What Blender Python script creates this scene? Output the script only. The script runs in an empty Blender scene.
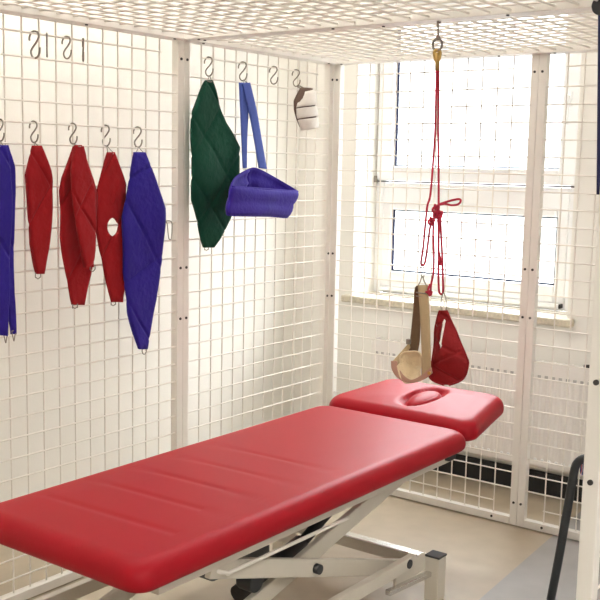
import bpy, bmesh, math, random
from mathutils import Vector, Matrix
# measured outlines (metres): y,z on the left mesh wall; x,z in the plane of the hanging cord
QUILTS = {'blue_far_front': (0.045, [(-1.888, 1.55), (-1.916, 1.481), (-1.929, 1.398), (-1.926, 1.216), (-1.915, 1.063), (-1.895, 0.948)], [(-1.862, 1.55), (-1.845, 1.482), (-1.839, 1.397), (-1.848, 1.212), (-1.858, 1.058), (-1.867, 0.942)]), 'blue_far_back': (0.03, [(-1.874, 1.55), (-1.879, 1.481), (-1.885, 1.397), (-1.874, 1.213), (-1.858, 1.057), (-1.845, 0.944)], [(-1.839, 1.551), (-1.816, 1.482), (-1.812, 1.396), (-1.821, 1.21), (-1.829, 1.073), (-1.826, 1.011), (-1.823, 0.941)]), 'red_small': (0.035, [(-1.745, 1.552), (-1.778, 1.457), (-1.775, 1.409), (-1.77, 1.357), (-1.763, 1.233), (-1.735, 1.132)], [(-1.713, 1.553), (-1.678, 1.471), (-1.67, 1.438), (-1.672, 1.355), (-1.685, 1.216), (-1.704, 1.13)]), 'red_back': (0.03, [(-1.574, 1.555), (-1.623, 1.448), (-1.634, 1.406), (-1.633, 1.253), (-1.61, 1.129), (-1.58, 1.013)], [(-1.534, 1.556), (-1.491, 1.441), (-1.477, 1.389), (-1.479, 1.197), (-1.494, 1.11), (-1.525, 1.007)]), 'red_front': (0.075, [(-1.595, 1.558), (-1.617, 1.475), (-1.619, 1.409), (-1.601, 1.264), (-1.572, 1.147)], [(-1.572, 1.559), (-1.528, 1.449), (-1.512, 1.408), (-1.516, 1.288), (-1.523, 1.203), (-1.532, 1.145)]), 'red_hole': (0.035, [(-1.425, 1.538), (-1.473, 1.4), (-1.475, 1.372), (-1.472, 1.278), (-1.461, 1.197), (-1.411, 1.008)], [(-1.388, 1.539), (-1.334, 1.427), (-1.332, 1.388), (-1.341, 1.19), (-1.349, 1.064), (-1.358, 1.002)]), 'blue_big': (0.06, [(-1.315, 1.541), (-1.364, 1.371), (-1.377, 1.311), (-1.37, 1.111), (-1.351, 0.964), (-1.3, 0.825)], [(-1.266, 1.542), (-1.189, 1.38), (-1.173, 1.339), (-1.173, 1.283), (-1.18, 1.146), (-1.204, 0.998), (-1.257, 0.819)]), 'green': (0.04, [(-0.915, 1.825), (-0.992, 1.703), (-0.999, 1.669), (-0.999, 1.491), (-0.994, 1.365), (-0.92, 1.177)], [(-0.879, 1.828), (-0.795, 1.667), (-0.715, 1.574), (-0.723, 1.502), (-0.733, 1.341), (-0.805, 1.242), (-0.871, 1.175)])}
HOLE = [(-1.4, 1.276), (-1.372, 1.275), (-1.4, 1.243)]
RINGS = {'red_small': (-1.732, 1.123), 'red_back': (-1.571, 1.007), 'red_front': (-1.53, 1.136), 'red_hole': (-1.398, 1.0), 'blue_big': (-1.269, 0.808), 'green': (-0.908, 1.172)}
HOOK_TOP = {'blue_far': (-1.838, 1.617), 'red_small': (-1.704, 1.623), 'red_pair': (-1.538, 1.627), 'red_hole': (-1.388, 1.626), 'blue_big': (-1.232, 1.629), 'a': (-1.695, 1.909), 'b': (-1.645, 1.91), 'c': (-1.561, 1.914), 'd': (-1.489, 1.914), 'green': (-0.847, 1.918), 'tray': (-0.639, 1.922), 'empty': (-0.434, 1.922), 'cuff': (-0.275, 1.925)}
LOOSE = [(-1.078, 1.282), (-1.078, 1.221)]
ROPE = {'left': [(1.097, 1.839), (1.099, 1.72), (1.101, 1.626), (1.098, 1.515), (1.093, 1.419), (1.084, 1.383), (1.079, 1.321), (1.074, 1.246), (1.068, 1.2), (1.073, 1.19), (1.082, 1.201), (1.089, 1.257), (1.094, 1.312), (1.102, 1.345)], 'right': [(1.1, 1.839), (1.103, 1.72), (1.105, 1.626), (1.111, 1.515), (1.118, 1.388), (1.118, 1.359)], 'bow': [(1.112, 1.371), (1.126, 1.388), (1.151, 1.397), (1.182, 1.406), (1.207, 1.41), (1.213, 1.404), (1.204, 1.394), (1.18, 1.39), (1.151, 1.393), (1.122, 1.385), (1.112, 1.365)], 'tail1': [(1.127, 1.359), (1.133, 1.302), (1.135, 1.244), (1.141, 1.205)], 'tail2': [(1.106, 1.339), (1.11, 1.291), (1.117, 1.236), (1.118, 1.171), (1.109, 1.128), (1.105, 1.101)], 'loop3': [(1.118, 1.352), (1.122, 1.275), (1.123, 1.178), (1.126, 1.113), (1.132, 1.099), (1.139, 1.102), (1.141, 1.121), (1.136, 1.211), (1.13, 1.292), (1.127, 1.353)], 'tie': [(1.088, 1.103), (1.097, 1.105), (1.108, 1.1), (1.102, 1.114), (1.103, 1.13)]}
KNOTS = [(1.1, 1.335), (1.115, 1.375), (1.13, 1.359), (1.141, 1.204), (1.105, 1.101), (1.117, 1.357)]
HOOKROPE = [(1.093, 1.972), (1.096, 1.913), (1.093, 1.889), (1.096, 1.867), (1.098, 1.839)]
BEIGE = {'ring': [(1.07, -1.0, 1.151), (1.053, -1.0, 1.12), (1.091, -1.0, 1.123)], 'backL': [(1.048, -0.998, 1.119), (1.035, -0.985, 1.103), (1.026, -0.975, 1.034), (1.018, -0.973, 0.938), (1.016, -0.98, 0.888)], 'backR': [(1.063, -0.998, 1.12), (1.059, -0.985, 1.089), (1.053, -0.975, 1.037), (1.054, -0.973, 0.943), (1.051, -0.98, 0.892)], 'frontL': [(1.057, -1.004, 1.123), (1.077, -1.02, 1.044), (1.095, -1.03, 0.915), (1.099, -1.03, 0.829)], 'frontR': [(1.094, -1.004, 1.127), (1.112, -1.02, 1.048), (1.127, -1.03, 0.935), (1.132, -1.03, 0.844)], 'cup': [(1.009, -1.01, 0.886), (1.032, -1.01, 0.899), (1.081, -1.01, 0.9), (1.091, -1.01, 0.845), (1.088, -1.01, 0.817), (1.043, -1.01, 0.799), (1.019, -1.01, 0.821), (1.006, -1.01, 0.864)], 'sideA': [(1.019, -0.98, 0.926), (0.999, -1.0, 0.892), (0.981, -1.02, 0.862)], 'sideB': [(1.023, -0.98, 0.906), (1.011, -1.0, 0.88), (1.001, -1.02, 0.847)], 'bottomA': [(0.975, -1.02, 0.861), (0.985, -1.028, 0.833), (1.015, -1.034, 0.809), (1.062, -1.036, 0.801), (1.111, -1.036, 0.82), (1.14, -1.034, 0.845)], 'bottomB': [(0.996, -1.02, 0.864), (1.014, -1.028, 0.837), (1.037, -1.034, 0.819), (1.066, -1.036, 0.813), (1.106, -1.036, 0.836), (1.134, -1.034, 0.864)], 'buckle': [(1.027, -1.0, 0.931)], 'rivet': [(1.132, -1.04, 0.845)]}
RED = {'L': [(1.14, 1.047), (1.134, 1.03), (1.125, 0.983), (1.125, 0.934), (1.118, 0.873), (1.109, 0.829), (1.128, 0.811), (1.166, 0.804)], 'R': [(1.164, 1.05), (1.17, 1.041), (1.189, 1.007), (1.217, 0.955), (1.242, 0.909), (1.25, 0.888), (1.242, 0.847), (1.223, 0.825), (1.184, 0.806)], 'slit': [(1.157, 0.971), (1.163, 0.971), (1.159, 0.923)], 'ring': [(1.149, 1.094), (1.145, 1.051), (1.161, 1.049)]}
STRAP = [(1.618, 1.967), (1.614, 1.934), (1.644, 1.452), (1.664, 1.19)]
TRAYSTRAP = {'aL': [(-0.74, 1.828), (-0.738, 1.72), (-0.733, 1.602), (-0.73, 1.49)], 'aR': [(-0.687, 1.832), (-0.688, 1.723), (-0.698, 1.603), (-0.705, 1.491)], 'bL': [(-0.727, 1.823), (-0.701, 1.742), (-0.667, 1.624), (-0.635, 1.491)], 'bR': [(-0.678, 1.833), (-0.643, 1.725), (-0.612, 1.606), (-0.582, 1.488)]}
TRAYPTS = [(0.19, -0.916, 1.415), (0.14, -0.472, 1.398), (0.05, -0.659, 1.495), (0.19, -0.961, 1.311), (0.14, -0.541, 1.291)]
CUFF = {'L': [(-0.332, 1.839), (-0.366, 1.796), (-0.378, 1.778), (-0.375, 1.74), (-0.356, 1.703), (-0.326, 1.663)], 'R': [(-0.27, 1.845), (-0.246, 1.838), (-0.24, 1.791), (-0.225, 1.74), (-0.218, 1.697)]}
# ---------------------------------------------------------------- helpers
C = bpy.context.scene.collection
PI = math.pi
random.seed(7)
ORG = {}

class MB:
    """collects vertices and faces; build() links them as one mesh object"""
    def __init__(s): s.v = []; s.f = []; s.sm = []
    def add(s, vs, fs, smooth=False):
        b = len(s.v); s.v += [tuple(p) for p in vs]
        for f in fs: s.f.append(tuple(i + b for i in f)); s.sm.append(smooth)
        return s
    def box(s, x0, x1, y0, y1, z0, z1):
        vs = [(x, y, z) for z in (z0, z1) for y in (y0, y1) for x in (x0, x1)]
        return s.add(vs, [(0, 2, 3, 1), (4, 5, 7, 6), (0, 1, 5, 4), (2, 6, 7, 3), (0, 4, 6, 2), (1, 3, 7, 5)])
    def obox(s, a, b, w, h, side):
        """bar from a to b, w wide along side, h along the third axis"""
        a = Vector(a); b = Vector(b); d = (b - a).normalized(); sd = Vector(side).normalized()
        up = d.cross(sd).normalized(); vs = []
        for q in (a, b):
            for su, ss in ((-1, -1), (-1, 1), (1, 1), (1, -1)):
                vs.append(q + up * (su * h / 2) + sd * (ss * w / 2))
        return s.add(vs, [(3, 2, 1, 0), (4, 5, 6, 7), (0, 1, 5, 4), (1, 2, 6, 5), (2, 3, 7, 6), (3, 0, 4, 7)])
    def tube(s, pts, r, n=8, closed=False, radii=None, caps=True):
        P = [Vector(p) for p in pts]; N = len(P); vs = []; fs = []
        ref = None
        for i, p in enumerate(P):
            if closed: d = P[(i + 1) % N] - P[i - 1]
            else: d = P[min(i + 1, N - 1)] - P[max(i - 1, 0)]
            if d.length < 1e-9: d = Vector((0, 0, 1))
            d.normalize()
            if ref is None:
                ref = d.orthogonal().normalized()
            ref = (ref - d * ref.dot(d))
            if ref.length < 1e-6: ref = d.orthogonal()
            ref.normalize(); b = d.cross(ref)
            rr = radii[i] if radii else r
            for k in range(n):
                a = 2 * PI * k / n
                vs.append(p + (ref * math.cos(a) + b * math.sin(a)) * rr)
        M = N if closed else N - 1
        for i in range(M):
            for k in range(n):
                j = (i + 1) % N; k2 = (k + 1) % n
                fs.append((i * n + k, i * n + k2, j * n + k2, j * n + k))
        s.add(vs, fs, True)
        if not closed and caps:
            b = len(s.v) - len(vs)
            s.f.append(tuple(b + k for k in range(n))[::-1]); s.sm.append(False)
            s.f.append(tuple(b + (N - 1) * n + k for k in range(n))); s.sm.append(False)
        return s
    def cyl(s, a, b, r, n=16): return s.tube([a, b], r, n)
    def ball(s, c, r, sx=1, sy=1, sz=1, n=12):
        vs = []; fs = []; m = n // 2
        for i in range(m + 1):
            t = PI * i / m
            for k in range(n):
                a = 2 * PI * k / n
                vs.append((c[0] + r * sx * math.sin(t) * math.cos(a), c[1] + r * sy * math.sin(t) * math.sin(a), c[2] + r * sz * math.cos(t)))
        for i in range(m):
            for k in range(n):
                fs.append((i * n + k, (i + 1) * n + k, (i + 1) * n + (k + 1) % n, i * n + (k + 1) % n))
        return s.add(vs, fs, True)
    def sheet(s, rows, th, nrm=None):
        """grid of points (list of rows) given a thickness along its normals"""
        R = len(rows); K = len(rows[0]); P = [[Vector(p) for p in r] for r in rows]
        fr = []; bk = []
        for i in range(R):
            for k in range(K):
                du = P[i][min(k + 1, K - 1)] - P[i][max(k - 1, 0)]
                dv = P[min(i + 1, R - 1)][k] - P[max(i - 1, 0)][k]
                nn = du.cross(dv)
                nn = nn.normalized() if nn.length > 1e-9 else Vector((1, 0, 0))
                fr.append(P[i][k] + nn * th / 2); bk.append(P[i][k] - nn * th / 2)
        vs = fr + bk; o = R * K; fs = []
        for i in range(R - 1):
            for k in range(K - 1):
                a, b, c, d = i * K + k, i * K + k + 1, (i + 1) * K + k + 1, (i + 1) * K + k
                fs.append((d, c, b, a)); fs.append((a + o, b + o, c + o, d + o))
        ring = [k for k in range(K)] + [i * K + K - 1 for i in range(1, R)] + [(R - 1) * K + k for k in range(K - 2, -1, -1)] + [i * K for i in range(R - 2, 0, -1)]
        for j in range(len(ring)):
            a, b = ring[j], ring[(j + 1) % len(ring)]
            fs.append((a, b, b + o, a + o))
        return s.add(vs, fs, True)
    def build(s, name, mat, parent=None, bevel=0, seg=2):
        me = bpy.data.meshes.new(name)
        org = Vector(ORG.get(parent.name, (0, 0, 0))) if parent else Vector((0, 0, 0))
        me.from_pydata([tuple(Vector(v) - org) for v in s.v], [], s.f)
        me.polygons.foreach_set('use_smooth', s.sm)
        bm = bmesh.new(); bm.from_mesh(me)
        bmesh.ops.recalc_face_normals(bm, faces=bm.faces[:]); bm.to_mesh(me); bm.free()
        me.materials.append(mat); me.update()
        o = bpy.data.objects.new(name, me); C.objects.link(o)
        if parent: o.parent = parent; ORG[o.name] = tuple(org)
        if bevel:
            m = o.modifiers.new('bevel', 'BEVEL'); m.width = bevel; m.segments = seg; m.limit_method = 'ANGLE'; m.angle_limit = math.radians(40)
        return o

def tag(o, label, cat, group=None):
    o['label'] = label; o['category'] = cat
    if group: o['group'] = group
    return o
def thing(name, loc, label, cat, group=None):
    o = bpy.data.objects.new(name, None); C.objects.link(o); o.location = loc
    o.empty_display_size = .1; ORG[o.name] = tuple(loc)
    return tag(o, label, cat, group)
def struct(o): o['kind'] = 'structure'; return o

def smooth_path(pts, n=8, closed=False):
    P = [Vector(p) for p in pts]; N = len(P); out = []
    for i in range(N if closed else N - 1):
        if closed: a, b, c, d = P[i - 1], P[i], P[(i + 1) % N], P[(i + 2) % N]
        else: a, b, c, d = P[max(i - 1, 0)], P[i], P[i + 1], P[min(i + 2, N - 1)]
        for k in range(n):
            t = k / n
            out.append(0.5 * ((2 * b) + (c - a) * t + (2 * a - 5 * b + 4 * c - d) * t * t + (3 * b - a - 3 * c + d) * t ** 3))
    if not closed: out.append(P[-1])
    return out
def lerp(a, b, t): return a + (b - a) * t
def at_z(poly, z):
    """the first coordinate of a polyline of (y, z), top to bottom, at height z"""
    if z >= poly[0][1]: return poly[0][0]
    for (y0, z0), (y1, z1) in zip(poly, poly[1:]):
        if z0 >= z >= z1: return lerp(y0, y1, (z0 - z) / max(z0 - z1, 1e-6))
    return poly[-1][0]

# ---------------------------------------------------------------- materials
def mat(name, col, rough=.6, metal=0, spec=.5, noise=0, nscale=20, bump=0, bscale=200, sheen=0, coat=0):
    m = bpy.data.materials.new(name); m.use_nodes = True; nt = m.node_tree; b = nt.nodes['Principled BSDF']
    b.inputs['Base Color'].default_value = (*col, 1); b.inputs['Roughness'].default_value = rough
    b.inputs['Metallic'].default_value = metal; b.inputs['Specular IOR Level'].default_value = spec
    b.inputs['Sheen Weight'].default_value = sheen; b.inputs['Coat Weight'].default_value = coat
    tc = nt.nodes.new('ShaderNodeTexCoord')
    if noise:
        n = nt.nodes.new('ShaderNodeTexNoise'); n.inputs['Scale'].default_value = nscale; n.inputs['Detail'].default_value = 5
        nt.links.new(tc.outputs['Object'], n.inputs['Vector'])
        r = nt.nodes.new('ShaderNodeMix'); r.data_type = 'RGBA'
        r.inputs[6].default_value = tuple(c * (1 - noise) for c in col) + (1,)
        r.inputs[7].default_value = tuple(min(1, c * (1 + noise)) for c in col) + (1,)
        nt.links.new(n.outputs['Fac'], r.inputs[0]); nt.links.new(r.outputs[2], b.inputs['Base Color'])
    if bump:
        n2 = nt.nodes.new('ShaderNodeTexNoise'); n2.inputs['Scale'].default_value = bscale; n2.inputs['Detail'].default_value = 3
        nt.links.new(tc.outputs['Object'], n2.inputs['Vector'])
        bp = nt.nodes.new('ShaderNodeBump'); bp.inputs['Strength'].default_value = bump; bp.inputs['Distance'].default_value = .01
        nt.links.new(n2.outputs['Fac'], bp.inputs['Height']); nt.links.new(bp.outputs['Normal'], b.inputs['Normal'])
    return m

M = dict(
 paint=mat('white_powder_coat', (.86, .83, .775), .42, noise=.02),
 wire=mat('white_wire_coat', (.86, .82, .76), .4),
 wall=mat('cream_wall_paint', (.88, .86, .805), .85, spec=.2, noise=.015, nscale=3, bump=.05, bscale=150),
 ceil=mat('white_ceiling_paint', (.88, .86, .82), .9, spec=.2, noise=.01),
 black_base=mat('black_skirting', (.02, .022, .024), .35, noise=.1),
 frame_white=mat('white_window_plastic', (.88, .88, .88), .35, noise=.01),
 gasket=mat('navy_gasket', (.006, .007, .022), .9, spec=.1, noise=.05),
 stone=mat('mottled_beige_stone', (.60, .54, .42), .35, noise=.45, nscale=60),
 radiator=mat('white_radiator_enamel', (.84, .80, .76), .35, noise=.01),
 slot=mat('grey_slot', (.45, .43, .41), .8, noise=.05),
 vinyl=mat('red_vinyl', (.37, .0055, .015), .45, spec=.2, noise=.05, nscale=6, bump=.04, bscale=500),
 steelpaint=mat('beige_steel_paint', (.66, .62, .54), .35, noise=.03),
 chrome=mat('bright_steel', (.75, .74, .72), .22, metal=.9, noise=.03),
 dark=mat('dark_plastic', (.03, .033, .036), .45, noise=.1),
 greybox=mat('grey_motor_housing', (.10, .105, .105), .5, noise=.1),
 zinc=mat('zinc_wire', (.30, .27, .23), .4, metal=.7, noise=.05),
 brass=mat('brass', (.55, .36, .12), .35, metal=.8, noise=.08),
 bolt=mat('dark_bolt', (.035, .03, .028), .5, noise=.1),
 redcloth=mat('red_quilted_velour', (.31, .008, .012), .85, spec=.2, noise=.16, nscale=14, bump=.55, bscale=38, sheen=.06),
 bluecloth=mat('blue_quilted_velour', (.028, .016, .26), .85, spec=.2, noise=.18, nscale=14, bump=.55, bscale=38, sheen=.06),
 greencloth=mat('green_quilted_cloth', (.004, .058, .034), .85, spec=.2, noise=.15, nscale=14, bump=.55, bscale=38, sheen=.05),
 traycloth=mat('violet_blue_cloth', (.04, .02, .30), .8, spec=.2, noise=.18, nscale=14, bump=.25, bscale=60, sheen=.06),
 bluestrap=mat('light_blue_webbing', (.07, .12, .48), .8, noise=.06, nscale=60, bump=.3, bscale=500),
 rope=mat('crimson_cord', (.62, .02, .06), .6, noise=.2, nscale=200, bump=.6, bscale=900),
 webbing=mat('tan_webbing', (.50, .375, .215), .8, noise=.1, nscale=40, bump=.4, bscale=500),
 brownweb=mat('brown_webbing', (.16, .095, .05), .85, noise=.1, nscale=40, bump=.4, bscale=500),
 fleece=mat('cream_fleece', (.80, .66, .44), .95, spec=.1, noise=.14, nscale=30, bump=.5, bscale=150, sheen=.2),
 leather=mat('pinkish_leather', (.46, .26, .19), .6, noise=.15, nscale=30),
 redsling=mat('dark_red_sling_cloth', (.26, .007, .010), .7, spec=.3, noise=.3, nscale=18, bump=.4, bscale=60),
 cuff=mat('white_cuff_cloth', (.82, .78, .72), .85, noise=.06, nscale=40, bump=.3, bscale=300),
 cuffliner=mat('brown_cuff_lining', (.13, .08, .06), .9, noise=.2),
 navy=mat('navy_webbing', (.018, .022, .09), .8, noise=.2, nscale=60),
)

def floor_mat():
    """one linoleum sheet in beige, another in grey beyond a straight seam"""
    m = bpy.data.materials.new('two_tone_linoleum'); m.use_nodes = True; nt = m.node_tree; b = nt.nodes['Principled BSDF']
    b.inputs['Roughness'].default_value = .38
    tc = nt.nodes.new('ShaderNodeTexCoord'); sp = nt.nodes.new('ShaderNodeSeparateXYZ')
    nt.links.new(tc.outputs['Object'], sp.inputs[0])
    mul = nt.nodes.new('ShaderNodeMath'); mul.operation = 'MULTIPLY_ADD'; mul.inputs[1].default_value = .065; mul.inputs[2].default_value = -1.163
    nt.links.new(sp.outputs['Y'], mul.inputs[0])
    ad = nt.nodes.new('ShaderNodeMath'); ad.operation = 'ADD'
    nt.links.new(sp.outputs['X'], ad.inputs[0]); nt.links.new(mul.outputs[0], ad.inputs[1])
    gt = nt.nodes.new('ShaderNodeMath'); gt.operation = 'GREATER_THAN'; gt.inputs[1].default_value = 0
    nt.links.new(ad.outputs[0], gt.inputs[0])
    nz = nt.nodes.new('ShaderNodeTexNoise'); nz.inputs['Scale'].default_value = 9; nz.inputs['Detail'].default_value = 8
    nt.links.new(tc.outputs['Object'], nz.inputs['Vector'])
    def mix(a, c):
        r = nt.nodes.new('ShaderNodeMix'); r.data_type = 'RGBA'; r.inputs[6].default_value = (*a, 1); r.inputs[7].default_value = (*c, 1)
        nt.links.new(nz.outputs['Fac'], r.inputs[0]); return r
    r1 = mix((.43, .36, .26), (.58, .485, .36)); r2 = mix((.335, .32, .31), (.44, .425, .41))
    r3 = nt.nodes.new('ShaderNodeMix'); r3.data_type = 'RGBA'
    nt.links.new(gt.outputs[0], r3.inputs[0]); nt.links.new(r1.outputs[2], r3.inputs[6]); nt.links.new(r2.outputs[2], r3.inputs[7])
    nt.links.new(r3.outputs[2], b.inputs['Base Color'])
    return m
def glass_mat():
    m = bpy.data.materials.new('window_glass'); m.use_nodes = True; nt = m.node_tree
    nt.nodes.remove(nt.nodes['Principled BSDF']); out = nt.nodes['Material Output']
    t = nt.nodes.new('ShaderNodeBsdfTransparent'); g = nt.nodes.new('ShaderNodeBsdfGlossy'); g.inputs['Roughness'].default_value = .02
    t.inputs['Color'].default_value = (.95, .97, .97, 1)
    mx = nt.nodes.new('ShaderNodeMixShader'); mx.inputs[0].default_value = .05
    nt.links.new(t.outputs[0], mx.inputs[1]); nt.links.new(g.outputs[0], mx.inputs[2]); nt.links.new(mx.outputs[0], out.inputs[0])
    return m
def seat_mat():
    m = bpy.data.materials.new('striped_seat_cloth'); m.use_nodes = True; nt = m.node_tree; b = nt.nodes['Principled BSDF']
    b.inputs['Roughness'].default_value = .85
    tc = nt.nodes.new('ShaderNodeTexCoord'); w = nt.nodes.new('ShaderNodeTexWave'); w.inputs['Scale'].default_value = 9; w.inputs['Distortion'].default_value = 6
    nt.links.new(tc.outputs['Object'], w.inputs['Vector'])
    cr = nt.nodes.new('ShaderNodeValToRGB'); cr.color_ramp.interpolation = 'CONSTANT'
    e = cr.color_ramp.elements; e[0].color = (.03, .03, .16, 1); e[1].position = .35; e[1].color = (.65, .04, .16, 1)
    e2 = e.new(.6); e2.color = (.75, .72, .74, 1); e3 = e.new(.8); e3.color = (.05, .05, .25, 1)
    nt.links.new(w.outputs['Fac'], cr.inputs[0]); nt.links.new(cr.outputs[0], b.inputs['Base Color'])
    return m
M['floor'] = floor_mat(); M['glass'] = glass_mat(); M['seat'] = seat_mat()

# ---------------------------------------------------------------- the room
XL, XR, YB, YF, ZC = -.57, 4.6, .5, -6.2, 2.9
WX0, WX1, WZ0, WZ1, YW = -.20, .975, .84, 2.40, .70
struct(MB().box(XL - .1, XR + .1, YF - .1, YB + .35, -.1, 0).build('floor', M['floor']))
struct(MB().box(XL - .1, XR + .1, YF - .1, YB + .35, ZC, ZC + .1).build('ceiling', M['ceil']))
wb = MB()
wb.box(XL - .1, WX0, YB, YB + .35, 0, ZC); wb.box(WX1, XR + .1, YB, YB + .35, 0, ZC)
wb.box(WX0, WX1, YB, YB + .35, 0, WZ0 - .035); wb.box(WX0, WX1, YB, YB + .35, WZ1, ZC)
struct(wb.build('wall_back', M['wall']))
struct(MB().box(XL - .1, XL, YF, YB, 0, ZC).build('wall_left', M['wall']))
struct(MB().box(XR, XR + .1, YF, YB, 0, ZC).build('wall_right', M['wall']))
struct(MB().box(XL - .1, XR + .1, YF - .1, YF, 0, ZC).build('wall_front', M['wall']))
struct(MB().box(XL, XR, YB - .012, YB, 0, .105).build('baseboard_back', M['black_base'], bevel=.003))
struct(MB().box(XL, XL + .012, YF, YB - .012, 0, .105).build('baseboard_left', M['black_base'], bevel=.003))

# window: outer frame, one opening sash above, fixed light below
win = bpy.data.objects.new('window_1', None); C.objects.link(win); win.location = (.39, YW, WZ0); win['kind'] = 'structure'; ORG['window_1'] = (.39, YW, WZ0)
def ring(mb, x0, x1, z0, z1, w, y0, y1, wl=None, wr=None, wb_=None, wt=None):
    wl = wl or w; wr = wr or w; wb_ = wb_ or w; wt = wt or w
    mb.box(x0, x0 + wl, y0, y1, z0, z1); mb.box(x1 - wr, x1, y0, y1, z0, z1)
    mb.box(x0 + wl, x1 - wr, y0, y1, z0, z0 + wb_); mb.box(x0 + wl, x1 - wr, y0, y1, z1 - wt, z1)
    return mb
fo = ring(MB(), WX0, WX1, WZ0, WZ1, .05, YW, YW + .07, wr=.10)
fo.box(WX0 + .05, WX1 - .10, YW, YW + .07, 1.31, 1.425)
struct(fo.build('window_frame', M['frame_white'], win, bevel=.006))
struct(ring(MB(), -.19, .905, 1.437, WZ1 - .03, .08, YW - .018, YW + .05, wl=.09, wr=.085, wb_=.075).build('window_sash', M['frame_white'], win, bevel=.008))
struct(ring(MB(), -.15, .875, .875, 1.33, .05, YW - .004, YW + .05, wr=.055, wb_=.085, wt=.045).build('window_bead', M['frame_white'], win, bevel=.008))
struct(ring(MB(), -.10, .82, 1.512, WZ1 - .11, .006, YW + .004, YW + .030).build('window_gasket', M['gasket'], win))
struct(ring(MB(), -.10, .82, .96, 1.285, .006, YW + .008, YW + .030).build('window_gasket', M['gasket'], win))
struct(MB().box(-.185, .90, YW - .006, YW + .01, 1.428, 1.435).build('window_seal', M['bolt'], win))
struct(MB().box(-.10, .82, YW + .03, YW + .034, 1.512, WZ1 - .11).build('window_pane', M['glass'], win))
struct(MB().box(-.10, .82, YW + .03, YW + .034, .96, 1.285).build('window_pane', M['glass'], win))
hd = MB().box(.845, .87, YW - .03, YW - .018, 1.80, 1.87); hd.box(.848, .866, YW - .055, YW - .04, 1.72, 1.85); hd.cyl((.857, YW - .05, 1.84), (.857, YW - .02, 1.84), .009)
struct(hd.build('window_handle', M['frame_white'], win, bevel=.003))
struct(MB().box(-.14, .86, YW - .03, YW, .855, .875).build('window_drip_rail', M['frame_white'], win, bevel=.003))
struct(MB().box(.862, .872, YW - .036, YW - .002, .855, .878).build('window_rail_end', M['bolt'], win, bevel=.003))
hg = MB().box(-.197, -.185, YW - .03, YW - .01, 1.425, 1.46)
struct(hg.build('window_hinge', M['zinc'], win, bevel=.002))
struct(MB().box(WX0 - .045, WX1 + .035, YB - .045, YW + .01, WZ0 - .036, WZ0).build('window_sill', M['stone'], win, bevel=.008, seg=3))

# radiator under the window
rx0, rx1, rz0, rz1, ry = .0, 1.24, .155, .635, .385
rad = thing('radiator', ((rx0 + rx1) / 2, .45, 0), 'white panel radiator with vertical flutes on the wall below the window', 'radiator')
NX = 380; rows = []
zs = [rz0, rz0 + .012, rz0 + .022, rz0 + .035, rz0 + .045, rz0 + .06, rz0 + .08] + [rz0 + .08 + (rz1 - rz0 - .16) * k / 6 for k in range(1, 6)] + [rz1 - .08, rz1 - .065, rz1 - .05, rz1 - .04, rz1 - .03, rz1 - .015, rz1]
for z in zs:
    row = []
    for i in range(NX + 1):
        x = rx0 + (rx1 - rx0) * i / NX
        mk = max(0, min(1, (z - rz0 - .045) / .03)) * max(0, min(1, (rz1 - .05 - z) / .03))
        edge = max(0, min(1, (x - rx0 - .03) / .01)) * max(0, min(1, (rx1 - .03 - x) / .01))
        row.append((x, ry + .008 * mk * edge * (.5 + .5 * math.cos(2 * PI * (x - rx0) / .0335)), z))
    rows.append(row)
MB().sheet(rows, .003).build('front_panel', M['radiator'], rad)
bx = MB().box(rx0, rx0 + .006, ry, .465, rz0, rz1 + .01); bx.box(rx1 - .006, rx1, ry, .465, rz0, rz1 + .01); bx.box(rx0 + .006, rx1 - .006, .455, .465, rz0, rz1)
bx.box(rx0 + .006, rx1 - .006, ry + .012, .455, rz0 + .02, rz0 + .05)
bx.build('casing', M['radiator'], rad)
gr = MB()
for k in range(60):
    x = rx0 + .02 + k * .0202; gr.box(x, x + .006, ry + .004, .455, rz1 - .006, rz1 + .004)
gr.box(rx0 + .006, rx1 - .006, ry - .002, ry + .006, rz1 - .012, rz1 + .008)
gr.build('top_grille', M['radiator'], rad)
sl = MB()
for k in range(36):
    x = rx0 + .035 + k * .0335; sl.box(x - .008, x + .008, ry - .0035, ry + .001, rz1 - .062, rz1 - .05)
sl.build('slots', M['slot'], rad)
sl = MB()
for k in range(36):
    x = rx0 + .035 + k * .0335; sl.ball((x, ry - .001, rz0 + .038), .008, 1.1, .35, .9, 8)
sl.build('weld_dimples', M['frame_white'], rad)
MB().cyl((1.10, ry + .03, rz1 + .012), (1.14, ry + .03, rz1 + .016), .008).build('vent_plug', M['bolt'], rad)
for x in (.06, 1.2):
    for z in (.5, .2): MB().box(x - .015, x + .015, .464, .502, z, z + .06).build('bracket', M['radiator'], rad)
MB().tube(smooth_path([(1.22, .43, .17), (1.22, .43, .10), (1.22, .46, .06), (1.22, .46, .0)], 6), .009).build('pipe', M['radiator'], rad)

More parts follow.
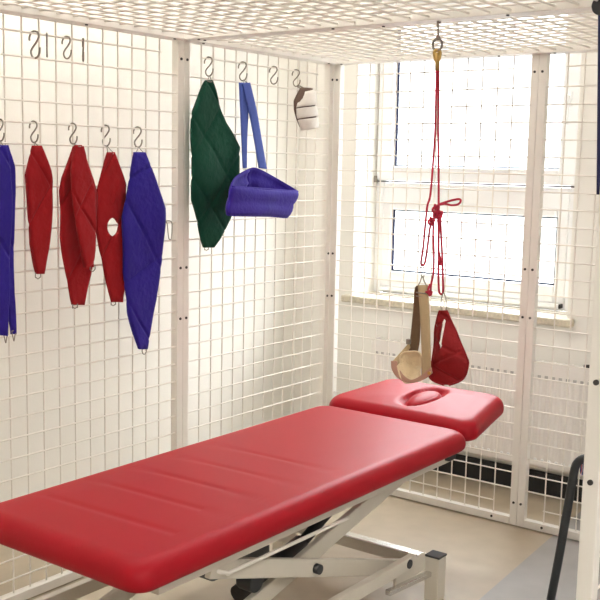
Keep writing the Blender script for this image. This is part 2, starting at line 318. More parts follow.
# ---------------------------------------------------------------- the mesh cage
CW, CM, CC, ZB, FT, CH = .9987, .1145, .0698, .0914, .033, 1.998
cage = thing('mesh_therapy_cage', (1.0, -1.0, 0), 'tall white wire mesh therapy cage of bolted frames round the treatment table', 'cage')
BOLT = MB().cyl((0, 0, -.003), (0, 0, .004), .0052, 12)
bolt_me = None
def panel(org, u, v, n, w, h, nu, rows_v, bolts, name='panel_frame', wn=-.011, R=.0031, dep=FT, cross=-.006):
    """a framed mesh panel: u across, v up, n towards the inside of the cage"""
    org, u, v, n = map(Vector, (org, u, v, n))
    P = lambda a, b, c: org + u * a + v * b + n * c
    fr = MB()
    def bar(a0, a1, b0, b1):
        vs = [P(a, b, c) for c in (-dep, 0) for b in (b0, b1) for a in (a0, a1)]
        fr.add(vs, [(0, 2, 3, 1), (4, 5, 7, 6), (0, 1, 5, 4), (2, 6, 7, 3), (0, 4, 6, 2), (1, 3, 7, 5)])
    g = .0006
    bar(g, FT, .004, h); bar(w - FT, w - g, .004, h); bar(FT, w - FT, .004, FT + .004); bar(FT, w - FT, h - FT, h)
    fo = fr.build(name, M['paint'], cage, bevel=.002)
    m0 = (w - (nu - 1) * CC) / 2
    wg = MB()
    for i in range(nu):
        a = m0 + i * CC; wg.tube([P(a, FT * .6, wn + cross), P(a, h - FT * .6, wn + cross)], R, 6, caps=False)
    for k, b in enumerate(rows_v):
        e = k in (0, len(rows_v) - 1)
        a0, a1 = (m0 - .003, w - m0 + .003) if e else (FT * .6, w - FT * .6)
        wg.tube([P(a0, b, wn), P(a1, b, wn)], R, 6, caps=False)
    wg.build('wire_grid', M['wire'], fo)
    for (a, b) in bolts:
        o = MB().cyl(P(a, b, -.002), P(a, b, .0035), .0052, 10).build('bolt', M['bolt'], fo)
    return fo
ROWS = [ZB + k * CC for k in range(26)] + [ZB + 25 * CC + CC * 1.12]
BV = [(a, b) for a in (.0165, CW - .0165) for b in (.103, .9, 1.1, 1.897)]
BH = [(a, .022) for a in (.115, CW - .115)]
panel((0, -2 * CW, 0), (0, 1, 0), (0, 0, 1), (1, 0, 0), CW, CH, 12, ROWS, BV + BH)          # left wall of the cage, near half
panel((0, -CW, 0), (0, 1, 0), (0, 0, 1), (1, 0, 0), CW, CH, 12, ROWS, BV + BH)              # left wall, far half
panel((0, 0, 0), (1, 0, 0), (0, 0, 1), (0, -1, 0), CW, CH, 12, ROWS, BV + BH)               # back, left half
panel((CW, 0, 0), (1, 0, 0), (0, 0, 1), (0, -1, 0), CW, CH, 12, ROWS, BV + BH)              # back, right half
fr_ = panel((2.017, -2 * CW, 0), (0, 1, 0), (0, 0, 1), (-1, 0, 0), CW, CH, 12, ROWS, BV)    # right wall, near half
for z in (.103, .9, 1.1, 1.897):
    MB().cyl((2.0335, -2 * CW + .003, z), (2.0335, -2 * CW - .004, z), .0056, 12).build('bolt', M['bolt'], fr_)
panel((2.017, -CW, 0), (0, 1, 0), (0, 0, 1), (-1, 0, 0), CW, CH, 12, ROWS, BV)
RV = [.0795 + k * CC for k in range(13)]
ZR = 1.966                                                                                    # underside of the roof frames
panel((0, -CW, ZR), (1, 0, 0), (0, 1, 0), (0, 0, -1), 2 * CW + .018, CW, 27, RV, [(a, CW - .0165) for a in (.05, .83, 1.07, 1.9)] + [(a, .0165) for a in (.09, .88, 1.09)] + [(.0165, .09), (.0165, .93)], 'roof_frame', -.017, .0040, .022, .006)
panel((0, -2 * CW, ZR), (1, 0, 0), (0, 1, 0), (0, 0, -1), 2 * CW + .018, CW, 27, RV, [(a, b) for a in (.09, .70, 1.34, 1.9) for b in (.0165, CW - .0165)] + [(.0165, .93), (.0165, .5)], 'roof_frame', -.017, .0040, .022, .006)

# ---------------------------------------------------------------- treatment table
tb = thing('treatment_table', (.745, -1.4, 0), 'long red padded treatment table with a raised head section standing inside the cage', 'treatment table')
def rrect(hx0, hx1, hy, r, n=10):
    """rounded outline: half width hx0 at -hy, hx1 at +hy"""
    out = []
    for (cx, cy, a0) in ((hx1 - r, hy - r, 0), (-(hx1 - r), hy - r, PI / 2), (-(hx0 - r), -(hy - r), PI), (hx0 - r, -(hy - r), 1.5 * PI)):
        for k in range(n + 1):
            a = a0 + PI / 2 * k / n; out.append((cx + r * math.cos(a), cy + r * math.sin(a)))
    # extra points along the long edges
    res = []
    for i, p in enumerate(out):
        q = out[(i + 1) % len(out)]; res.append(p)
        d = math.hypot(q[0] - p[0], q[1] - p[1])
        for j in range(1, int(d / .03)): res.append((lerp(p[0], q[0], j / int(d / .03)), lerp(p[1], q[1], j / int(d / .03))))
    return res
def cushion(hx0, hx1, hy, t, rc, re, ztop=None, crown=.006, hole=None, nin=26, rb=.02):
    """upholstered pad: rounded in plan (rc) and along its top (re) and bottom (rb) edges; returns MB in local coordinates"""
    mb = MB(); base = rrect(hx0, hx1, hy, rc); N = len(base)
    def inset(d):
        return [(x * (1 - d / math.hypot(x, y) * abs(math.hypot(x, y)) / max(abs(x), 1e-6)) if 0 else x, y) for x, y in base]
    rings = []
    def scaled(d, z):
        sx = 1 - d / max(hx0, hx1); sy = 1 - d / hy
        rings.append([(x * sx, y * sy, z) for x, y in base])
    scaled(rb * 1.3, 0)
    for k in range(1, 5):
        a = PI / 2 * k / 4; scaled(rb * (1 - math.sin(a)), rb * (1 - math.cos(a)))
    for k in range(0, 8):
        a = PI / 2 * k / 7; scaled(re * (1 - math.cos(a)), t - re + re * math.sin(a))
    sx = 1 - re / max(hx0, hx1); sy = 1 - re / hy
    for j in range(1, nin):
        s = 1 - j / nin
        ring = []
        for x, y in base:
            X, Y = x * sx * s, y * sy * s; z = t + crown * (1 - s * s)
            if hole: z += hole(X, Y)
            ring.append((X, Y, z))
        rings.append(ring)
    vs = [p for r in rings for p in r]; fs = []
    for i in range(len(rings) - 1):
        for k in range(N):
            k2 = (k + 1) % N; fs.append((i * N + k, i * N + k2, (i + 1) * N + k2, (i + 1) * N + k))
    b = len(vs); vs.append((0, 0, t + crown + (hole(0, 0) if hole else 0)))
    for k in range(N): fs.append(((len(rings) - 1) * N + k, (len(rings) - 1) * N + (k + 1) % N, b))
    fs.append(tuple(range(N))[::-1])
    mb.add(vs, fs, True); return mb
def moved(mb, loc, rx=0):
    c, s_ = math.cos(rx), math.sin(rx)
    mb.v = [(x + loc[0], y * c - z * s_ + loc[1], y * s_ + z * c + loc[2]) for x, y, z in mb.v]
    return mb
TX = .745
creases = [-.62, -.44, -.27, -.1, .08]
def sag(x, y): return sum(-.0022 * math.exp(-((y - c - .03 * x) / .012) ** 2) for c in creases) * max(0, 1 - (x / .3) ** 4)
main = moved(cushion(.335, .335, .835, .077, .05, .044, crown=.004, hole=sag, nin=90, rb=.024), (TX, -1.455, .485))
main.build('main_cushion', M['vinyl'], tb)
HA = .075
def slot(x, y):
    r = math.sqrt(((x - .012) / .058) ** 2 + ((y - .004) / .118) ** 2)
    return -.024 * math.exp(-((r - 1.0) / .16) ** 2) - (.004 if r < 1 else 0)
head = moved(cushion(.330, .281, .214, .084, .06, .046, crown=.006, hole=slot, nin=60, rb=.026), (TX, -.400, .515), HA)
hobj = head.build('head_cushion', M['vinyl'], tb)
plug = MB()
rings = []
for k in range(14):
    a = PI / 2 * k / 13; rings.append((math.cos(a), math.sin(a)))
vs = []; fs = []
for (cr, sr) in rings[:-1]:
    for i in range(40):
        t = 2 * PI * i / 40; vs.append((.012 + .050 * cr * math.cos(t), .004 + .108 * cr * math.sin(t), .066 + .030 * sr))
vs.append((.012, .004, .096))
for j in range(len(rings) - 2):
    for i in range(40): fs.append((j * 40 + i, j * 40 + (i + 1) % 40, (j + 1) * 40 + (i + 1) % 40, (j + 1) * 40 + i))
b0 = (len(rings) - 2) * 40
for i in range(40): fs.append((b0 + i, b0 + (i + 1) % 40, len(vs) - 1))
plug.add(vs, fs, True)
moved(plug, (TX, -.400, .515), HA).build('face_hole_plug', M['vinyl'], hobj)
# frame under the pads
for x in (TX - .26, TX + .26):
    MB().box(x - .02, x + .02, -2.17, -.64, .442, .486).build('upper_rail', M['steelpaint'], tb, bevel=.003)
for y in (-2.1, -1.5, -.68):
    MB().box(TX - .24, TX + .24, y - .02, y + .02, .445, .482).build('cross_member', M['steelpaint'], tb, bevel=.003)
for x in (TX - .2, TX + .2):
    MB().obox((x, -.64, .465), (x, -.25, .507), .03, .025, (1, 0, 0)).build('head_bracket', M['steelpaint'], tb, bevel=.003)
MB().box(TX + .19, TX + .30, -.71, -.66, .455, .49).build('head_hinge', M['dark'], tb, bevel=.004)
for x in (.995, TX - .25):
    MB().obox((x, -1.95, .436), (x, -.90, .106), .022, .056, (1, 0, 0)).build('lift_arm', M['steelpaint'], tb, bevel=.004)
for x in (.945, TX - .2):
    MB().obox((x, -2.0, .165), (x, -.84, .435), .022, .056, (1, 0, 0)).build('lift_arm', M['steelpaint'], tb, bevel=.004)
for (x, y, z) in ((1.012, -1.475, .287), (1.078, -1.045, .186)):
    MB().cyl((x - .02, y, z), (x + .012, y, z), .0155, 16).build('pivot_bolt', M['dark'], tb)
# base frame standing on short feet
for x in (1.085, TX - .34):
    sg = 1
    MB().obox((x - .012, -2.34, .186), (x - .012, -1.0, .184), .026, .043, (1, 0, 0)).build('base_rail', M['steelpaint'], tb, bevel=.003)
    for y in (-.86, -2.32):
        top = .158 if y > -1 else .165
        lg = MB().box(x - .027, x + .027, y - .027, y + .027, 0, top).build('leg', M['steelpaint'], tb, bevel=.003)
        MB().box(x - .029, x + .029, y - .029, y + .029, top - .0005, top + .007).build('leg_cap', M['dark'], lg, bevel=.002)
for y in (-.86, -2.32):
    MB().box(TX - .315, 1.06, y - .022, y + .022, .105, .150).build('base_cross_rail', M['chrome'], tb, bevel=.003)
MB().box(1.045, 1.058, -1.08, -.88, .108, .168).build('gusset', M['steelpaint'], tb, bevel=.003)
MB().obox((1.075, -1.16, .120), (1.075, -.885, .098), .022, .018, (1, 0, 0)).build('foot_bar', M['chrome'], tb, bevel=.003)
MB().tube(smooth_path([(.985, -1.935, .436), (1.0, -1.93, .424), (1.02, -1.90, .413), (1.02, -1.88, .4125), (1.02, -1.6, .4105), (1.02, -1.325, .4085)], 6), .006, 10).build('control_rod', M['paint'], tb)
MB().tube([(.82, -1.0, .40), (.82, -1.34, .25)], .019, 14).build('actuator_ram', M['dark'], tb)
MB().tube([(.82, -1.30, .268), (.82, -1.62, .20)], .03, 14).build('actuator_tube', M['dark'], tb)
MB().box(.72, .93, -1.86, -1.60, .345, .435).build('motor_housing', M['greybox'], tb, bevel=.012, seg=3)
MB().box(.62, .88, -1.50, -1.20, .36, .43).build('control_box', M['greybox'], tb, bevel=.01, seg=3)
MB().cyl((.92, -1.72, .315), (.975, -1.72, .315), .032, 24).build('motor_cap', M['dark'], tb, bevel=.004)

# ---------------------------------------------------------------- S-hooks
def s_hook_path(r=.0235, h=.068):
    return [(-r, 0, -.014), (-r * .98, 0, -.003), (-r * .55, 0, .0085), (0, 0, .0115), (r * .6, 0, .007), (r * .78, 0, -.006), (r * .30, 0, -.021), (-r * .35, 0, -.034), (-r * .72, 0, -.046), (-r * .5, 0, -.060), (0, 0, -.0655), (r * .6, 0, -.061), (r * .95, 0, -.048), (r, 0, -.036)]
hk = MB().tube(smooth_path(s_hook_path(), 5), .0030, 7)
hook_src = hk.build('s_hook', M['zinc'])
HOOKS = [('blue_far', 0, 'steel S-hook holding the blue sling at the left edge of the picture', .9),
 ('red_small', 0, 'steel S-hook holding the short narrow red sling', .9),
 ('red_pair', 0, 'steel S-hook holding the two overlapping red slings', .9),
 ('red_hole', 0, 'steel S-hook holding the red sling with the round hole', .95),
 ('blue_big', 0, 'steel S-hook holding the wide blue sling nearest the middle post', .95),
 ('a', 0, 'empty S-hook on the top wire, leftmost of four', 1.12),
 ('b', -39, 'empty S-hook on the top wire, seen edge on, between two open hooks', .98),
 ('c', 0, 'empty S-hook on the top wire, third from the left of four', .95),
 ('d', -38, 'empty S-hook on the top wire, seen edge on, last before the middle post', .98),
 ('green', 0, 'steel S-hook holding the green quilted sling', .95),
 ('tray', 0, 'steel S-hook holding the light blue strap of the blue tray sling', .98),
 ('empty', 0, 'empty S-hook hanging between the light blue strap and the white cuff', .95),
 ('cuff', 0, 'steel S-hook holding the small white cuff near the cage corner', .92)]
first = True
for key, rz, lab, sc in HOOKS:
    y, z = HOOK_TOP[key]
    wz = min(ROWS, key=lambda q: abs(q - (z - .012)))
    o = hook_src if first else hook_src.copy()
    if not first: C.objects.link(o)
    first = False
    o.location = (-.011, y, wz - .005); o.rotation_euler = (0, 0, math.radians(rz)); o.scale = (sc, sc, sc)
    tag(o, lab, 'hook', 'S-hooks on the cage wires')
HB = {k: (min(ROWS, key=lambda q: abs(q - (HOOK_TOP[k][1] - .012))) - .068) for k in HOOK_TOP}

# ---------------------------------------------------------------- quilted slings
def quilt_mesh(x0, L, R, th=.011, seams=(), hole=None, wob=.006, seed=0, nu=30, nv=110, axis='yz', billow=0):
    rnd = random.Random(seed); ph = [rnd.uniform(0, 6.28) for _ in range(6)]
    zt = (L[0][1] + R[0][1]) / 2; zb = (L[-1][1] + R[-1][1]) / 2
    gy = [[0] * (nu + 1) for _ in range(nv + 1)]; gz = [[0] * (nu + 1) for _ in range(nv + 1)]; ins = {}
    for i in range(nv + 1):
        t = i / nv; zl = lerp(L[0][1], L[-1][1], t); zr = lerp(R[0][1], R[-1][1], t)
        yl = at_z(L, zl); yr = at_z(R, zr)
        for k in range(nu + 1):
            s = k / nu; gy[i][k] = lerp(yl, yr, s); gz[i][k] = lerp(zl, zr, s)
            if hole:
                (hy, hz, ra, rb) = hole; dy, dz = (gy[i][k] - hy) / ra, (gz[i][k] - hz) / rb; rr = math.hypot(dy, dz)
                if rr < 1: ins[(i, k)] = rr
    keep = {}
    for i in range(nv):
        for k in range(nu):
            cs = ((i, k), (i, k + 1), (i + 1, k + 1), (i + 1, k))
            keep[(i, k)] = not all(c in ins for c in cs)
    if hole:
        for (i, k), rr in ins.items():
            hy, hz, ra, rb = hole
            if rr > 1e-6: gy[i][k] = hy + (gy[i][k] - hy) / rr; gz[i][k] = hz + (gz[i][k] - hz) / rr
    fr, bk = [], []
    for i in range(nv + 1):
        for k in range(nu + 1):
            y, z = gy[i][k], gz[i][k]; s = abs(2 * k / nu - 1); e = min(1, (1 - s) * 6) ** .5; ev = min(1, min(i, nv - i) / 5) ** .5
            w = wob * (math.sin(9 * z + ph[0]) + .6 * math.sin(23 * y + 7 * z + ph[1]) + .35 * math.sin(31 * z - 17 * y + ph[2]))
            h = th / 2 * (.25 + .75 * e * ev); g = 0
            for (a, sp, off) in seams:
                d = (y * math.cos(a) + z * math.sin(a) - off) % sp; d = min(d, sp - d); g = max(g, math.exp(-(d / .0045) ** 2)); 
                h += .0030 * abs(math.sin(PI * ((y * math.cos(a) + z * math.sin(a) - off) / sp)))
            h -= g * .0060
            h = max(h, .0012); bl = billow * math.sin(PI * min(1, max(0, (zt - z) / (zt - zb)))) ** 2 * (1 - s * s)
            if axis == 'yz': fr.append((x0 + w + h + bl, y, z)); bk.append((x0 + w - h - bl, y, z))
            else: fr.append((y, x0 - w - h - bl, z)); bk.append((y, x0 - w + h - bl, z))
    W = nu + 1; o = len(fr); fs = []; cnt = {}
    for (i, k), kp in keep.items():
        if not kp: continue
        a, b, c, d = i * W + k, i * W + k + 1, (i + 1) * W + k + 1, (i + 1) * W + k
        fs.append((a, b, c, d)); fs.append((d + o, c + o, b + o, a + o))
        for e in ((a, b), (b, c), (c, d), (d, a)): cnt[tuple(sorted(e))] = cnt.get(tuple(sorted(e)), 0) + 1
    for (a, b), n in cnt.items():
        if n == 1: fs.append((a, b, b + o, a + o))
    return MB().add(fr + bk, fs, True)
def tri_ring(top, left, right, r=.0017):
    return MB().tube(smooth_path([top, ((top[0] + left[0]) / 2, (top[1] + left[1]) / 2, (top[2] + left[2]) / 2), left, right, ((top[0] + right[0]) / 2, (top[1] + right[1]) / 2, (top[2] + right[2]) / 2)], 4, True), r, 6, True)
def d_ring(c, r=.013, plane='y'):
    pts = []
    for k in range(16):
        a = 2 * PI * k / 16
        pts.append((c[0], c[1] + r * .8 * math.cos(a), c[2] + r * 1.25 * math.sin(a)))
    return MB().tube(pts, .0017, 6, True)
def sling(key, hook, label, m, seams, hole=None, name='quilted_sling', wob=.005, seed=0, th=.012, bottom=None, grp='quilted slings hung on the cage'):
    x0, L, R = QUILTS[key]
    zt = L[0][1]; yc = (L[0][0] + R[0][0]) / 2
    root = thing(name, (x0, yc, (L[-1][1] + R[-1][1]) / 2), label, 'sling', grp)
    quilt_mesh(x0, L, R, th, seams, hole, wob, seed).build('pad', M[m], root)
    hb = HB[hook]; hy = HOOK_TOP[hook][0]
    tri_ring((-.011 + .004, hy, hb + .003), (x0, L[0][0] + .006, zt - .004), (x0, R[0][0] - .006, zt - .004)).build('ring', M['zinc'], root)
    if bottom:
        by, bz = bottom; zb = (L[-1][1] + R[-1][1]) / 2
        MB().tube(smooth_path([(x0, by - .010, zb + .006), (x0, by - .011, zb - .008), (x0, by - .007, bz - .003), (x0, by, bz - .007), (x0, by + .007, bz - .003), (x0, by + .011, zb - .008), (x0, by + .010, zb + .006)], 4), .0018, 6).build('ring', M['zinc'], root)
    return root
D1 = math.radians(35); D2 = math.radians(-35)
far = sling('blue_far_front', 'blue_far', 'narrow folded blue sling with two tails, cut off by the left edge of the picture', 'bluecloth', [(D1, .17, .02)], seed=1)
x0, L, R = QUILTS['blue_far_back']
quilt_mesh(x0, L, R, .012, [(D1, .17, .06)], None, .004, 2).build('tail', M['bluecloth'], far)
for yy, zz in ((-1.866, .948), (-1.834, .95)):
    tri_ring((.036, yy, zz - .03), (.036, yy - .008, zz + .003), (.036, yy + .008, zz + .003)).build('ring', M['zinc'], far)
sling('red_small', 'red_small', 'short narrow red quilted sling, between the left edge blue sling and the red pair', 'redcloth', [(D2, .16, .05), (D1, .33, .1)], seed=3, bottom=RINGS['red_small'])
sling('red_back', 'red_pair', 'long red quilted sling behind a shorter red one on the same hook', 'redcloth', [(D2, .17, .1)], seed=4, bottom=RINGS['red_back'])
sling('red_front', 'red_pair', 'shorter red quilted sling in front of a longer red one on the same hook', 'redcloth', [(D2, .15, .03), (D1, .31, .1)], seed=5, bottom=RINGS['red_front'])
(hy, hz), (hy2, _), (_, hz3) = HOLE
sling('red_hole', 'red_hole', 'red quilted sling with a round hole in it', 'redcloth', [(D2, .16, .06)], hole=(hy, hz, hy2 - hy, hz - hz3), seed=6, bottom=RINGS['red_hole'])
sling('blue_big', 'blue_big', 'wide pointed blue quilted sling nearest the middle post', 'bluecloth', [(D1, .20, .07), (math.radians(-65), .33, .1)], seed=7, bottom=RINGS['blue_big'])
sling('green', 'green', 'large dark green quilted sling right of the middle post', 'greencloth', [(math.radians(42), .155, .075), (math.radians(-42), .20, .03)], seed=8, th=.016, bottom=RINGS['green'])

# loose ring hanging just left of the middle post
(ly, lz), (_, lz2) = LOOSE
tag(MB().tube(smooth_path([(-.004, ly - .012, ROWS[17] + .006), (.006, ly - .016, lz - .01), (.01, ly - .012, lz2), (.008, ly + .004, lz2 - .002), (.004, ly + .012, lz - .01), (-.002, ly + .006, ROWS[17] + .007)], 6, True), .0019, 6, True).build('wire_loop', M['zinc']),
    'thin steel wire loop hung on the mesh beside the middle post', 'ring')

# blue tray sling on its light blue strap
def ribbon(Lp, Rp, xs, th, n=10, axis='yz', across=4):
    """strap between two edge polylines; xs is the depth along its length"""
    a = smooth_path([(p[0], p[1], 0) for p in Lp], n); b = smooth_path([(p[0], p[1], 0) for p in Rp], n)
    m = min(len(a), len(b)); rows = []
    for i in range(m):
        t = i / (m - 1); f = t * (len(xs) - 1); j = min(int(f), len(xs) - 2); x = lerp(xs[j], xs[j + 1], f - j)
        row = []
        for k in range(across + 1):
            s = k / across; y = lerp(a[i][0], b[i][0], s); z = lerp(a[i][1], b[i][1], s)
            row.append((x, y, z) if axis == 'yz' else (y, x, z))
        rows.append(row)
    return MB().sheet(rows, th)
tr = thing('tray_sling', (.1, -.7, 1.30), 'violet blue padded loop sling hanging from a light blue strap beside the green sling', 'sling')
ribbon(TRAYSTRAP['aL'], TRAYSTRAP['aR'], [.055, .062, .066, .072], .003).build('strap', M['bluestrap'], tr)
ribbon(TRAYSTRAP['bL'], TRAYSTRAP['bR'], [.060, .068, .072, .078], .003).build('strap', M['bluestrap'], tr)
ty = HOOK_TOP['tray'][0]
tri_ring((-.007, ty, HB['tray'] + .003), (.056, -.712, 1.826), (.056, -.685, 1.828)).build('ring', M['zinc'], tr)
plan_top = [(.078, -.70, 1.484), (.078, -.64, 1.486), (.085, -.52, 1.445), (.135, -.462, 1.402), (.150, -.475, 1.397), (.165, -.62, 1.404), (.185, -.78, 1.412), (.195, -.90, 1.418), (.185, -.925, 1.422), (.12, -.83, 1.452)]
plan_bot = [(.078, -.71, 1.378), (.078, -.65, 1.378), (.085, -.54, 1.345), (.125, -.51, 1.298), (.140, -.53, 1.290), (.16, -.66, 1.300), (.185, -.80, 1.306), (.195, -.93, 1.312), (.185, -.955, 1.318), (.12, -.86, 1.345)]
A = smooth_path(plan_top, 7, True); B = smooth_path(plan_bot, 7, True); rows = []
for i in list(range(len(A))) + [0]:
    row = []
    cen = Vector((.12, -.70, 0))
    for k in range(9):
        s = k / 8; p = A[i].lerp(B[i], s); out = (Vector((p.x, p.y, 0)) - cen).normalized()
        bulge = .010 * abs(math.sin(PI * s * 2)) - .003 * (1 if k in (0, 8) else 0)
        row.append(p + out * bulge)
    rows.append(row)
MB().sheet(rows, .010).build('padded_loop', M['traycloth'], tr)
MB().tube(A, .0045, 6, True).build('piping', M['traycloth'], tr)
MB().tube(B, .0045, 6, True).build('piping', M['traycloth'], tr)

# small white cuff
cf = thing('cuff', (.05, -.30, 1.67), 'small white strapped cuff hanging from a hook near the cage corner', 'cuff')
def cuff_row(z, grow=0):
    yl, yr = at_z(CUFF['L'], z), at_z(CUFF['R'], z); yc = (yl + yr) / 2; hw = abs(yr - yl) / 2 + grow
    return [(.055 + (.040 + grow) * math.sin(a) * min(1, hw / .06), yc - hw * math.cos(a), z) for a in [PI * 1.12 * k / 16 - .1 for k in range(17)]]
MB().sheet([cuff_row(1.838 - (1.838 - 1.672) * i / 14, -.006) for i in range(15)], .004).build('lining', M['cuffliner'], cf)
for (za, zb_) in ((1.84, 1.775), (1.770, 1.728), (1.722, 1.678)):
    rws = []
    for i in range(6):
        z = lerp(za, zb_, i / 5); r = cuff_row(z, .003)
        rws.append([(x, y, zz - .034 * (1 - k / 16) + .006) for k, (x, y, zz) in enumerate(r) if k >= 2])
    MB().sheet(rws, .004).build('strap_band', M['cuff'], cf)
MB().tube(smooth_path([(-.007, HOOK_TOP['cuff'][0], HB['cuff'] + .004), (.03, HOOK_TOP['cuff'][0] - .006, 1.835), (.045, HOOK_TOP['cuff'][0] + .006, 1.83), (.012, HOOK_TOP['cuff'][0] + .004, HB['cuff'] + .002)], 5, True), .003, 6, True).build('loop', M['zinc'], cf)

# ---------------------------------------------------------------- cord and slings over the head section
Y0 = -1.0
hr = thing('spring_hook', (1.094, Y0, 1.88), 'steel hook and eye hanging from the roof beam above the table', 'hook')
MB().tube(smooth_path([(1.093, Y0, 1.966), (1.094, Y0, 1.955), (1.096, Y0, 1.935), (1.096, Y0, 1.91)], 6), .0032, 8).build('shank', M['zinc'], hr)
MB().tube([(1.095 + .017 * math.sin(2 * PI * k / 20), Y0, 1.893 + .018 * math.cos(2 * PI * k / 20)) for k in range(20)], .004, 8, True).build('eye', M['zinc'], hr)
MB().ball((1.096, Y0, 1.913), .008).build('swivel', M['zinc'], hr)
cd = thing('suspension_cord', (1.1, Y0, 1.1), 'doubled crimson cord knotted with a side loop, hanging from the roof hook', 'cord')
MB().tube(smooth_path([(1.094, Y0, 1.876), (1.087, Y0 - .004, 1.868), (1.092, Y0, 1.842), (1.100, Y0, 1.842), (1.104, Y0 + .004, 1.868)], 5, True), .0055, 8, True).build('brass_eye', M['brass'], cd)
MB().tube([(1.096, Y0, 1.868), (1.097, Y0, 1.812)], .0068, 12).build('brass_ferrule', M['brass'], cd)
def cord(key, dy=0, r=.0036):
    pts = ROPE[key]; n = len(pts)
    return MB().tube(smooth_path([(x, Y0 + dy * math.sin(PI * i / (n - 1)) + dy * .3, z) for i, (x, z) in enumerate(pts)], 6), r, 8)
for key, dy in (('left', -.006), ('right', .006), ('bow', -.02), ('tail1', -.012), ('tail2', -.010), ('loop3', .012), ('tie', -.014)):
    cord(key, dy).build('cord_strand', M['rope'], cd)
for i, (x, z) in enumerate(KNOTS):
    rr = (.009, .010, .008, .005, .005, .008)[i]; p = []
    for k in range(40):
        a = 2 * PI * k / 39
        p.append((x + rr * .75 * math.cos(2 * a) * (1 + .3 * math.cos(3 * a)), Y0 - .006 + rr * .8 * math.sin(3 * a), z + rr * 1.1 * math.sin(2 * a) * (1 + .3 * math.cos(3 * a))))
    MB().tube(p, .0036, 7).build('knot', M['rope'], cd)

bs = thing('head_sling', (1.07, Y0, .80), 'tan webbing head sling with a cream fleece chin cup, hanging over the head section', 'sling')
def ribbon3(A_, B_, th, n=8, across=4):
    a = smooth_path(A_, n); b = smooth_path(B_, n); m = min(len(a), len(b)); rows = []
    for i in range(m): rows.append([a[i].lerp(b[i], k / across) for k in range(across + 1)])
    return MB().sheet(rows, th)
rg, ra, rb2 = [Vector(q) for q in BEIGE['ring']]
tri_ring(rg + Vector((0, 0, .003)), ra + Vector((.004, 0, -.003)), rb2 + Vector((-.004, 0, -.003)), .002).build('ring', M['zinc'], bs)
MB().tube(smooth_path([(1.0685, Y0, 1.192), (1.063, Y0, 1.176), (rg.x - .002, Y0, rg.z + .002), (rg.x + .006, Y0, rg.z), (1.077, Y0, 1.176), (1.0715, Y0, 1.192)], 5, True), .0015, 6, True).build('wire_link', M['zinc'], bs)
ribbon3(BEIGE['backL'], BEIGE['backR'], .003).build('rear_strap', M['brownweb'], bs)
ribbon3(BEIGE['frontL'], BEIGE['frontR'], .003).build('front_strap', M['webbing'], bs)
for z in (1.100, 1.088):
    MB().tube([(1.056, Y0 - .012, z), (1.093, Y0 - .012, z - .001)], .0022, 8).build('buckle_bar', M['zinc'], bs)
cup = BEIGE['cup']; cx = sum(p[0] for p in cup) / len(cup); cz = sum(p[2] for p in cup) / len(cup)
rim = smooth_path(cup, 6, True); vs = []; fs = []; K = len(rim); NR = 9
for j in range(NR):
    s_ = 1 - j / NR
    for p in rim:
        vs.append((cx + (p.x - cx) * s_, Y0 - .035 + .040 * (1 - s_ ** 2.2) + (.02 if p.z > cz else 0) * s_, cz + (p.z - cz) * s_ - .004 * (1 - s_ * s_)))
vs.append((cx, Y0 + .005, cz - .004))
for j in range(NR - 1):
    for k in range(K): fs.append((j * K + k, j * K + (k + 1) % K, (j + 1) * K + (k + 1) % K, (j + 1) * K + k))
for k in range(K): fs.append(((NR - 1) * K + k, (NR - 1) * K + (k + 1) % K, len(vs) - 1))
n0 = len(vs); vs2 = [(x, y + .010, z - .003) for x, y, z in vs]
fs2 = [tuple(i + n0 for i in f[::-1]) for f in fs] + [(k, k + n0, (k + 1) % K + n0, (k + 1) % K) for k in range(K)]
MB().add(vs + vs2, fs + fs2, True).build('chin_cup', M['fleece'], bs)
MB().tube([(v[0], v[1], v[2]) for v in vs[:K]], .003, 6, True).build('cup_edge', M['fleece'], bs)
ribbon3(BEIGE['sideA'], BEIGE['sideB'], .004).build('side_strap', M['webbing'], bs)
ribbon3(BEIGE['bottomA'], BEIGE['bottomB'], .006).build('bottom_band', M['leather'], bs)
bk_ = BEIGE['buckle'][0]
MB().box(bk_[0] - .007, bk_[0] + .007, bk_[1] - .006, bk_[1] + .006, bk_[2] - .009, bk_[2] + .009).build('buckle', M['zinc'], bs, bevel=.002)
rv = BEIGE['rivet'][0]
MB().cyl((rv[0], rv[1] + .004, rv[2]), (rv[0], rv[1] - .003, rv[2]), .0055).build('rivet', M['brass'], bs)

rs = thing('red_sling', (1.18, -1.02, .81), 'dark red cloth teardrop sling hanging beside the tan head sling', 'sling')
(sx, sz), (sx2, _), (_, sz3) = RED['slit']
quilt_mesh(-1.0, RED['L'], RED['R'], .007, [(math.radians(68), .085, .03), (math.radians(118), .11, .02)], (sx + .001, sz, .0095, .052), .005, 11, 60, 90, 'xz', billow=.03).build('cloth', M['redsling'], rs)
(qx, qz), (qa, qaz), (qb, qbz) = RED['ring']
MB().tube(smooth_path([(qx, Y0 + .004, qz + .012), (qa - .002, Y0, (qz + qaz) / 2), (qa + .003, Y0, qaz - .006), (qb, Y0, qbz - .006), (qb + .003, Y0, (qz + qbz) / 2)], 5, True), .0017, 6, True).build('ring', M['zinc'], rs)
for e in ('L', 'R'):
    MB().tube(smooth_path([(x, -1.0, z) for x, z in RED[e]], 5), .0035, 6).build('hem', M['redsling'], rs)

